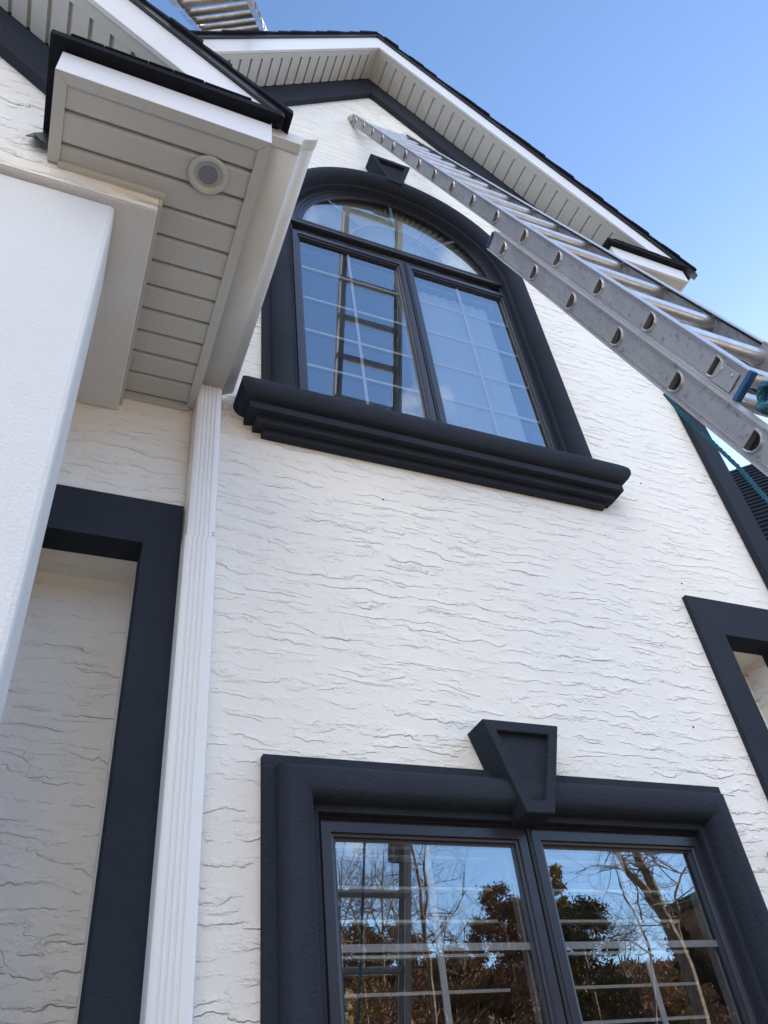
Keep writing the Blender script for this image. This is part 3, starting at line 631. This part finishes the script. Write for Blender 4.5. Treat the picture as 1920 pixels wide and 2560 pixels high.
for x in (fx0, fx1): MB().obox(F1.o, F1.e, F1.t, F1.n, (x - .005, x + .012) if x == 0 else (x - .012, x + .005), (-6.36 * U - .004, -6.36 * U + .009), (-.040, .0305)).build('end_cap', 'blue_plastic', lad, bevel=.002)
for x in (bx0, bx1): MB().obox(F1.o, F1.e, F1.t, F1.n, (x - .006, x + .028) if x < 0 else (x - .028, x + .006), (-1.33 * U - .003, -1.33 * U + .010), (.038, .098)).build('end_cap', 'blue_plastic', lad, bevel=.002)
for x in (fx0, fx1):
    s_ = 1 if x == 0 else -1
    MB().tube([F1(x + s_ * .012, 9.40 * U, .020), F1(x + s_ * .012, 9.58 * U, .014), F1(x + s_ * .012, 9.75 * U, .010), F1(x + s_ * .012, 9.83 * U, .004)], [.024, .036, .034, .016], 10).build('top_pad', 'rubber', lad, smooth=60)
pl = MB().obox(F1.o, F1.e, F1.t, F1.n, (-.0045, -.0015), (-6.27 * U, -6.02 * U), (-.020, .024)); pl.build('rivet_plate', 'alu', lad, bevel=.001)
for a in (-6.21, -6.08): MB().lathe(F1(-.0046, a * U, -.010), -F1.e, [(.0048, 0), (.0042, .002), (.0005, .003)], 10).build('rivet', 'alu_bright', lad, smooth=50)
lk = MB().obox(F1.o, F1.e, F1.t, F1.n, (FW - .050, FW - .030), (-5.30 * U, -4.93 * U), (-.046, -.038)).obox(F1.o, F1.e, F1.t, F1.n, (FW - .050, FW - .046), (-5.30 * U, -4.93 * U), (-.0375, .03))
lk.build('rung_lock', 'alu', lad, bevel=.0015)
for x in (bx0, bx1):
    s_ = 1 if x < 0 else -1
    MB().obox(Vector((1.24 + x, F1(0, -16.4 * U, .067).y, .0)), Vector((1, 0, 0)), Vector((0, 1, 0)), Vector((0, 0, 1)), (-.01, .035) if s_ > 0 else (-.035, .01), (-.06, .06), (0.004, .05)).build('foot', 'rubber', lad, bevel=.006)
for c in lad.children: c.matrix_parent_inverse = LI
# second ladder resting on the left rake of the gable
lad2 = empty('extension_ladder', (-1.4, -3.4, 0)); tag(lad2, 'mud stained ladder leaning on the roof edge left of the gable peak', 'ladder')
t2 = Vector((.176, .385, .906)).normalized(); e2 = Vector((.359, -.18, .006)); e2 = (e2 - t2 * e2.dot(t2)).normalized(); n2 = t2.cross(e2) * -1
n2 = e2.cross(t2) * -1 if (e2.cross(t2) * -1).y > 0 else e2.cross(t2)
F2 = Frame(Vector((-.025, -.421, 7.112)), t2, e2, n2)
h2 = [U * k for k in range(-24, 7)]
for x, s_ in ((-.018, 1), (.418, -1)): rail(F2, 'rail', lad2, x, s_, -25.2 * U, 6.4 * U, -.036, .036, [], 'alu')
for h in h2: rung(F2, lad2, -.018, .418, h, 0.0, 'rung_dirty', .040, .034, 'rung_dirty')
for c in lad2.children: c.matrix_parent_inverse = Matrix.Translation((1.4, 3.4, 0))
# ------------------------------------------------------------------ rope
def pixel(u, v): return (RC.transposed() @ Vector((u - 960, -(v - 1280), -1980.47))).normalized()
def onx(u, v, x): r = pixel(u, v); return CAM + r * ((x - CAM.x) / r.x)
def ony(u, v, y): r = pixel(u, v); return CAM + r * ((y - CAM.y) / r.y)
def twisted(mb, pts, r, turns=60):
    """three-strand rope round a polyline"""
    P = [Vector(p) for p in pts]; d = [0]
    for i in range(1, len(P)): d.append(d[-1] + (P[i] - P[i - 1]).length)
    L = d[-1]; n = max(8, int(L / .012))
    def at(s):
        for i in range(1, len(P)):
            if s <= d[i] or i == len(P) - 1: f = (s - d[i - 1]) / max(1e-6, d[i] - d[i - 1]); return P[i - 1].lerp(P[i], f)
    C_ = [at(L * i / n) for i in range(n + 1)]
    for ph in range(3):
        pp = []
        for i, c in enumerate(C_):
            t = (C_[min(i + 1, n)] - C_[max(i - 1, 0)]).normalized(); u = t.cross(Vector((.31, .2, .93))).normalized(); w_ = t.cross(u); a = ph * 2.094 + L * i / n / .055 * 6.283
            pp.append(c + (u * math.cos(a) + w_ * math.sin(a)) * r * .5)
        mb.tube(pp, r * .62, 6)
    return mb
rp = MB()
twisted(rp, [onx(1662, 985, 1.30), onx(1700, 1030, 1.30), onx(1770, 1095, 1.29), onx(1850, 1172, 1.28), onx(1935, 1268, 1.27), onx(2050, 1420, 1.27), Vector((1.28, -1.9, 1.2)), Vector((1.3, -2.15, .03))], .0048)
tag(rp.build('rope', 'rope', smooth=60), 'slack teal rope hanging down behind the leaning extension ladder', 'rope')
rk = MB()
for i in range(5):
    x = .026 + .012 * i; c = F1(x, -6.50 * U + .004 * (i % 2), -.008)
    ring = [c + F1.t * (.024 + .004 * (i % 2)) * math.cos(a) + F1.n * (.028 + .003 * (i % 3)) * math.sin(a) + F1.e * .010 * math.sin(a * 2 + i) for a in [2 * math.pi * k / 18 for k in range(19)]]
    twisted(rk, ring, .0068)
twisted(rk, [F1(.05, -6.50 * U, -.036), F1(.11, -6.9 * U, -.05), F1(.18, -8 * U, -.03), F1(.2, -15 * U, .0)], .0062)
tag(rk.build('rope', 'rope', smooth=60), 'frayed teal rope knotted round the lowest rung of the upper ladder section', 'rope')
rp2 = MB()
twisted(rp2, [F1(.20, -1.9 * U, .115), F1(.21, -5 * U, .12), F1(.19, -9 * U, .13), F1(.2, -15.5 * U, .11)], .0062)
tag(rp2.build('rope', 'rope', smooth=60), 'taut teal hoist rope running down the middle of the extension ladder rungs', 'rope')
# ================================================================== REAR WING ROOF (right edge)
wing = empty('house_wing', (9, 4, 0)); tag(wing, 'rear house wing with black shingle roof at the right edge', 'house')
h_ = Vector((.70711, -.70711, 0)); dn = Vector((-.70711, -.70711, 0)); top = ony(1820, 1179, 3.4)
rt = MB(); sl_ = Vector((dn.x * .588, dn.y * .588, -.809)); nrm = Vector((dn.x * .809, dn.y * .809, .588))
for i in range(40):
    o0 = top + sl_ * (.14 * i)
    rt.obox(o0, h_, sl_, nrm, (-5, 4), (0, .15), (-.02 + .0, .0)) if False else rt.add([o0 + h_ * -5 + nrm * .0, o0 + h_ * 2 + nrm * .0, o0 + h_ * 2 + sl_ * .15 + nrm * .022, o0 + h_ * -5 + sl_ * .15 + nrm * .022, o0 + h_ * -5 + sl_ * .15 - nrm * .012, o0 + h_ * 2 + sl_ * .15 - nrm * .012], [(0, 1, 2, 3), (3, 2, 5, 4)])
bk = Vector((-dn.x * .588, -dn.y * .588, -.809))
rt.add([top + h_ * -5, top + h_ * 2, top + h_ * 2 + bk * 6, top + h_ * -5 + bk * 6], [(0, 1, 2, 3)])
rt.build('roof', 'shingle', wing, flip=False)
e0 = top + sl_ * 5.9; e1 = top + bk * 5.9
ww = MB()
A = [Vector((p.x, p.y, 0)) for p in (e0 + h_ * -4.7, e0 + h_ * 1.8, e1 + h_ * 1.8, e1 + h_ * -4.7)]; zt_ = e0.z
ww.add([tuple(p) for p in A] + [(p.x, p.y, zt_) for p in A] + [tuple(top + h_ * 1.8), tuple(top + h_ * -4.7)], [(0, 1, 5, 4), (2, 3, 7, 6), (1, 2, 6, 8, 5), (3, 0, 4, 9, 7)])
ww.build('wall', 'stucco', wing)
for c in wing.children: c.matrix_parent_inverse = Matrix.Translation((-9, -4, 0))
# ================================================================== GROUND AND THE HILLSIDE OPPOSITE (seen in the glass)
def gz(x, y):
    d = max(0, -y - 9.5); return .33 * min(d, 33) * (1 - math.exp(-d / 3)) + max(0, d - 33) * .04 + mnoise.noise(Vector((x * .12, y * .12, 0))) * min(.9, d * .06)
gm = MB(); nx, ny = 110, 170
xs = [-160 + 320 * (i / nx) for i in range(nx + 1)]; ysx = [160 - 260 * (j / ny) for j in range(ny + 1)]
gm.add([(x, y, gz(x, max(y, -80)) - .02) for y in ysx for x in xs], [(j * (nx + 1) + i, j * (nx + 1) + i + 1, (j + 1) * (nx + 1) + i + 1, (j + 1) * (nx + 1) + i) for j in range(ny) for i in range(nx)])
tag(gm.build('ground', 'ground', smooth=60), kind='structure')
tag(MB().add([(-14, -9.6, 0), (26, -9.6, 0), (26, -4.6, 0), (-14, -4.6, 0)], [(0, 1, 2, 3)]).build('bounce_slab', 'concrete'), kind='structure')  # unseen pale slab, added to bounce sunlight onto the facade
tag(MB().add([(-14, -4.59, 0), (26, -4.59, 0), (26, -.0, 0), (-14, -.0, 0)], [(0, 1, 2, 3)]).build('absorber_strip', 'dark_ground'), kind='structure')  # unseen dark strip, added to cut bounce light on the undersides
def mir(u, v, Y):
    """the point whose reflection in the window glass is seen at pixel u,v when it stands Y in front"""
    p = ony(u, v, Y); return Vector((p.x, .04 - p.y, p.z))
def branch(mb, p, d, L, r, depth, rg, droop=0.0, kids=(3, 4), spread=.6, tips=None):
    n = 5; pts = [p]; rad = [r]; q = p.copy(); v = d.normalized()
    for i in range(n):
        v = (v + Vector((rg.gauss(0, .10), rg.gauss(0, .10), rg.gauss(0, .08) - droop * (.2 if depth < 2 else .0))) + Vector((0, 0, .03))).normalized(); q = q + v * (L / n); pts.append(q.copy()); rad.append(r * (1 - .6 * (i + 1) / n))
    mb.tube(pts, rad, 6 if r > .05 else 4 if r > .015 else 3, caps=False)
    if tips is not None and depth <= 1: tips += pts[2:]
    if depth == 0: return
    for k in range(rg.randint(*kids)):
        i = rg.randint(2, n); side = Vector((rg.gauss(0, 1), rg.gauss(0, 1), rg.gauss(.3, .5))).normalized()
        i0 = pts[i]; dd = (v * (1 - spread) + side * spread).normalized()
        branch(mb, i0, dd, L * rg.uniform(.5, .75), rad[i] * .75, depth - 1, rg, droop, kids, spread, tips)
def leaf_cloud(centres, rad, n, size, rg):
    mb = MB()
    for _ in range(n):
        c = rg.choice(centres); p = Vector(c) + Vector((rg.gauss(0, rad), rg.gauss(0, rad), rg.gauss(0, rad * .8)))
        a = Vector((rg.gauss(0, 1), rg.gauss(0, 1), rg.gauss(0, 1))).normalized(); b = a.orthogonal().normalized(); s = size * rg.uniform(.6, 1.4)
        mb.add([p - a * s, p + b * s * .6, p + a * s, p - b * s * .6], [(0, 1, 2, 3)])
    return mb
GR = 'trees on the hillside opposite, seen only as reflections in the glass'
def mscale(u, v, Y):
    p = ony(u, v, Y); return (p - CAM).dot(Vector(RC[2]) * -1) / 1980.47
def limb_px(pts, Y, w0, w1, rg, jit=.25):
    """polyline of photo pixels -> smoothed points and radii on the hillside"""
    P = []; Rr = []; n = len(pts)
    for i in range(n - 1):
        for k in range(6):
            f = k / 6; u = pts[i][0] * (1 - f) + pts[i + 1][0] * f; v = pts[i][1] * (1 - f) + pts[i + 1][1] * f; g = (i + f) / (n - 1)
            P.append(mir(u, v, Y) + Vector((rg.gauss(0, .03), rg.gauss(0, jit), rg.gauss(0, .02)))); Rr.append(.5 * mscale(u, v, Y) * (w0 * (1 - g) + w1 * g))
    for _ in range(2): P = [P[0]] + [(P[i - 1] + P[i] * 2 + P[i + 1]) / 4 for i in range(1, len(P) - 1)] + [P[-1]]
    return P, Rr
def bare_tree(Y, limbs, label, seed, mat='bark', n_twig=14, tl=(1.2, 2.4), tr=.022, droop=.0, depth=2, kids=(3, 4)):
    rg = random.Random(seed); u0, v0 = limbs[0][0][0]; b = mir(u0, v0, Y); g = gz(b.x, b.y); root = empty('bare_tree', (b.x, b.y, g)); tag(root, label, 'tree', GR)
    mb = MB(); br = MB(); off = Vector(root.location)
    for k, (pts, w0, w1) in enumerate(limbs):
        P, Rr = limb_px(pts, Y, w0, w1, rg, .12 if k else .03); P = [p - off for p in P]
        if k == 0 and P[0].z > 0: P = [Vector((P[0].x, P[0].y, -.3))] + P; Rr = [Rr[0] * 1.1] + Rr
        (mb if k == 0 else br).tube(P, Rr, 7, caps=False)
        for q in range(max(2, int(n_twig * (1 if k == 0 else .7)))):
            i = rg.randint(len(P) // 3, len(P) - 1); sd2 = Vector((rg.gauss(0, 1), rg.gauss(0, .6), rg.gauss(.35, .6))).normalized()
            branch(br, P[i], sd2, rg.uniform(*tl), min(tr, Rr[i] * .7), depth, rg, droop, kids)
    mb.build('trunk', mat, root); br.build('branches', mat, root); return root
def leafy(u, vt, Y, wpx, label, seed, mat, name='leafy_tree', n=5000, size=.12, shape='cone', cat=None, grp=None):
    p = mir(u, vt, Y); b = p; g = gz(b.x, b.y); H = p.z - g; W_ = .5 * wpx * mscale(u, vt, Y); rg = random.Random(seed); root = empty(name, (b.x, b.y, g))
    tag(root, label, cat or 'tree', grp or GR)
    MB().tube([Vector((0, 0, -.3)), Vector((.05, .05, H * .45)), Vector((0, .08, H * .85))], [.022 * H, .015 * H, .005 * H], 7).build('trunk', 'bark', root)
    cs = []
    for k in range(int(50 + H * 8)):
        t = rg.random() ** 1.1; a = rg.uniform(0, 6.283); rr = W_ * (1 - t * .92) if shape == 'cone' else W_ * math.sqrt(max(0.02, 1 - (2 * t - 1) ** 2)); rr *= rg.uniform(.5, 1.08)
        cs.append(Vector((rr * math.cos(a), rr * math.sin(a), H * (.05 + .95 * t))))
    leaf_cloud(cs, W_ * .12, n, size, rg).build('crown', mat, root, flip=False)
    return root
bare_tree(24, [([(1088, 2640), (1085, 2520), (1072, 2400), (1055, 2300), (1052, 2230), (1040, 2160), (1018, 2080), (1005, 2000)], 15, 4), ([(1060, 2310), (1072, 2240), (1062, 2160), (1070, 2070), (1066, 1980)], 8, 3), ([(1090, 2350), (1120, 2305), (1150, 2260), (1172, 2215)], 5, 1.5), ([(1070, 2420), (1040, 2350), (1010, 2290)], 5, 1.5)], 'tall thin bare tree reflected in the left casement of the lower window', 11, 'pale_bark', 16, (.9, 2.0), .018, kids=(2, 4))
bare_tree(19, [([(1775, 2640), (1760, 2560), (1722, 2430), (1690, 2350), (1650, 2270), (1625, 2200), (1590, 2130), (1560, 2040)], 42, 18), ([(1650, 2275), (1610, 2225), (1560, 2170), (1525, 2110), (1500, 2050)], 22, 9), ([(1712, 2400), (1700, 2330), (1690, 2250), (1700, 2190), (1730, 2150)], 10, 3)], 'thick leaning bare tree reflected in the right casement of the lower window', 23, 'pale_bark', 20, (1.0, 2.2), .022, .15, 3, (2, 3))
bare_tree(23, [([(1640, 2600), (1635, 2480), (1625, 2370), (1590, 2290), (1560, 2240), (1545, 2200)], 9, 3), ([(1632, 2390), (1580, 2355), (1540, 2340), (1500, 2350)], 6, 2), ([(1600, 2310), (1600, 2250), (1580, 2190), (1530, 2160), (1480, 2165), (1430, 2185)], 5, 1.5)], 'dark bare tree with drooping twigs reflected left of the leaning trunk', 31, 'bark', 18, (.8, 1.8), .016, .45, 3, (2, 3))
for k, (u, vt, Y) in enumerate(((850, 2130, 30), (905, 2160, 33), (955, 2110, 30), (1005, 2200, 36))):
    bare_tree(Y, [([(u + 8, 2640), (u + 4, 2400), (u, vt + 120), (u + 6, vt)], 9, 2), ([(u + 3, 2360), (u - 25, 2270), (u - 30, vt + 70)], 5, 1.5), ([(u + 2, 2330), (u + 26, 2260), (u + 30, vt + 60)], 5, 1.5)], ('bare tree with spreading twigs at the left end of the hillside', 'grey bare tree reflected behind the ladder in the lower window', 'twiggy bare tree reflected right of the ladder rail', 'distant bare tree reflected left of the tall thin tree')[k], 41 + k, 'bark', 18, (.9, 2.0), .02, 0, 3, (2, 3))
leafy(1240, 2222, 29, 150, 'dark round headed tree reflected at the right of the left casement', 51, 'leaf_russet', 'leafy_tree', 18000, .05, 'oval')
leafy(1300, 2260, 31, 110, 'brown leaved tree reflected next to the centre mullion', 53, 'leaf_brown', 'leafy_tree', 13000, .06, 'oval')
leafy(1385, 2165, 27, 95, 'golden topped tree reflected at the left of the right casement', 57, 'leaf_gold', 'leafy_tree', 11000, .055, 'cone')
leafy(1425, 2250, 25, 190, 'broad dark evergreen reflected below the golden tree', 59, 'leaf_dark', 'evergreen_tree', 20000, .05, 'oval')
leafy(1690, 2320, 26, 130, 'dark bushy evergreen reflected behind the leaning trunk', 61, 'leaf_dark', 'evergreen_tree', 14000, .06)
leafy(1790, 2270, 25, 120, 'russet leaved tree reflected at the right edge of the glass', 63, 'leaf_brown', 'leafy_tree', 13000, .06, 'oval')
leafy(985, 2330, 38, 150, 'brown leaved tree behind the distant bare tree', 67, 'leaf_brown', 'leafy_tree', 9000, .065, 'oval')
leafy(880, 2320, 38, 150, 'dull brown tree low on the left of the hillside', 69, 'leaf_brown', 'leafy_tree', 9000, .065, 'oval')
for k, (u, vt, Y) in enumerate(((1110, 2270, 34), (1160, 2300, 31), (1290, 2240, 33), (1345, 2200, 35), (1480, 2290, 34), (1560, 2330, 32), (1700, 2260, 35), (1810, 2230, 33))):
    bare_tree(Y, [([(u + 8, 2640), (u + 4, 2470), (u, vt + 110), (u + 5, vt)], 8, 1.5), ([(u + 3, 2440), (u - 22, 2350), (u - 28, vt + 60)], 4, 1.2), ([(u + 2, 2420), (u + 22, 2340), (u + 28, vt + 70)], 4, 1.2)], 'small bare brown tree in the twiggy thicket along the top of the hillside', 141 + k, 'bark', 20, (.8, 1.7), .016, 0, 3, (2, 3))
leafy(1130, 2380, 36, 120, 'low brown tree reflected between the thin tree and the evergreen', 71, 'leaf_brown', 'leafy_tree', 8000, .065, 'oval')
rg = random.Random(99)
for i, u in enumerate((835, 905, 965, 1030, 1110, 1180, 1250, 1320, 1395, 1470, 1545, 1615, 1690, 1760, 1830)):
    leafy(u, rg.uniform(2415, 2480), rg.uniform(20, 32), rg.uniform(70, 130), 'rust brown undergrowth bush on the hillside reflected low in the glass', 200 + i, rg.choice(('leaf_brown', 'leaf_brown', 'leaf_gold')), 'bush', 2400, .05, 'oval', 'bush', 'brown undergrowth on the hillside opposite')
leafy(872, 2478, 17, 38, 'pale straw coloured grass clump reflected at the lower left of the glass', 301, 'leaf_straw', 'grass_clump', 1200, .07, 'oval', 'grass', 'straw grass clumps')
rg = random.Random(5)
br_ = MB()
for i in range(42000):
    u = rg.uniform(800, 1880); Y = 12 + 32 * rg.random() ** .8; b = mir(u, 2500, Y); x, y = b.x, b.y + rg.uniform(-.6, .6); z = gz(x, y) - .05; hgt = rg.uniform(.06, .42) * (1.5 if rg.random() < .1 else .8); a = rg.uniform(0, 3.14); w = rg.uniform(.015, .06); dx, dy = math.cos(a) * w, math.sin(a) * w; lx, ly = rg.gauss(0, .7) * hgt, rg.gauss(0, .7) * hgt
    br_.add([(x - dx, y - dy, z), (x + dx, y + dy, z), (x + dx * .3 + lx, y + dy * .3 + ly, z + hgt), (x - dx + lx, y - dy + ly, z + hgt * .8)], [(0, 1, 2, 3)])
tag(br_.build('dry_brush', 'leaf_brown', flip=False), 'dry brown brush covering the hillside reflected in the lower window', 'undergrowth', kind='stuff')
p = mir(1745, 2256, 26)
sh = empty('shed', (p.x, p.y, gz(p.x, p.y))); tag(sh, 'dark flat roofed shed on the hillside reflected at the right of the glass', 'shed')
hz = p.z - gz(p.x, p.y)
MB().box(-.75, .9, -1.2, 1.2, -.5, hz - .3).build('wall', 'leaf_brown', sh); MB().box(-.85, 1.0, -1.35, 1.35, hz - .299, hz + .15).build('roof', 'board_dark', sh, bevel=.02)
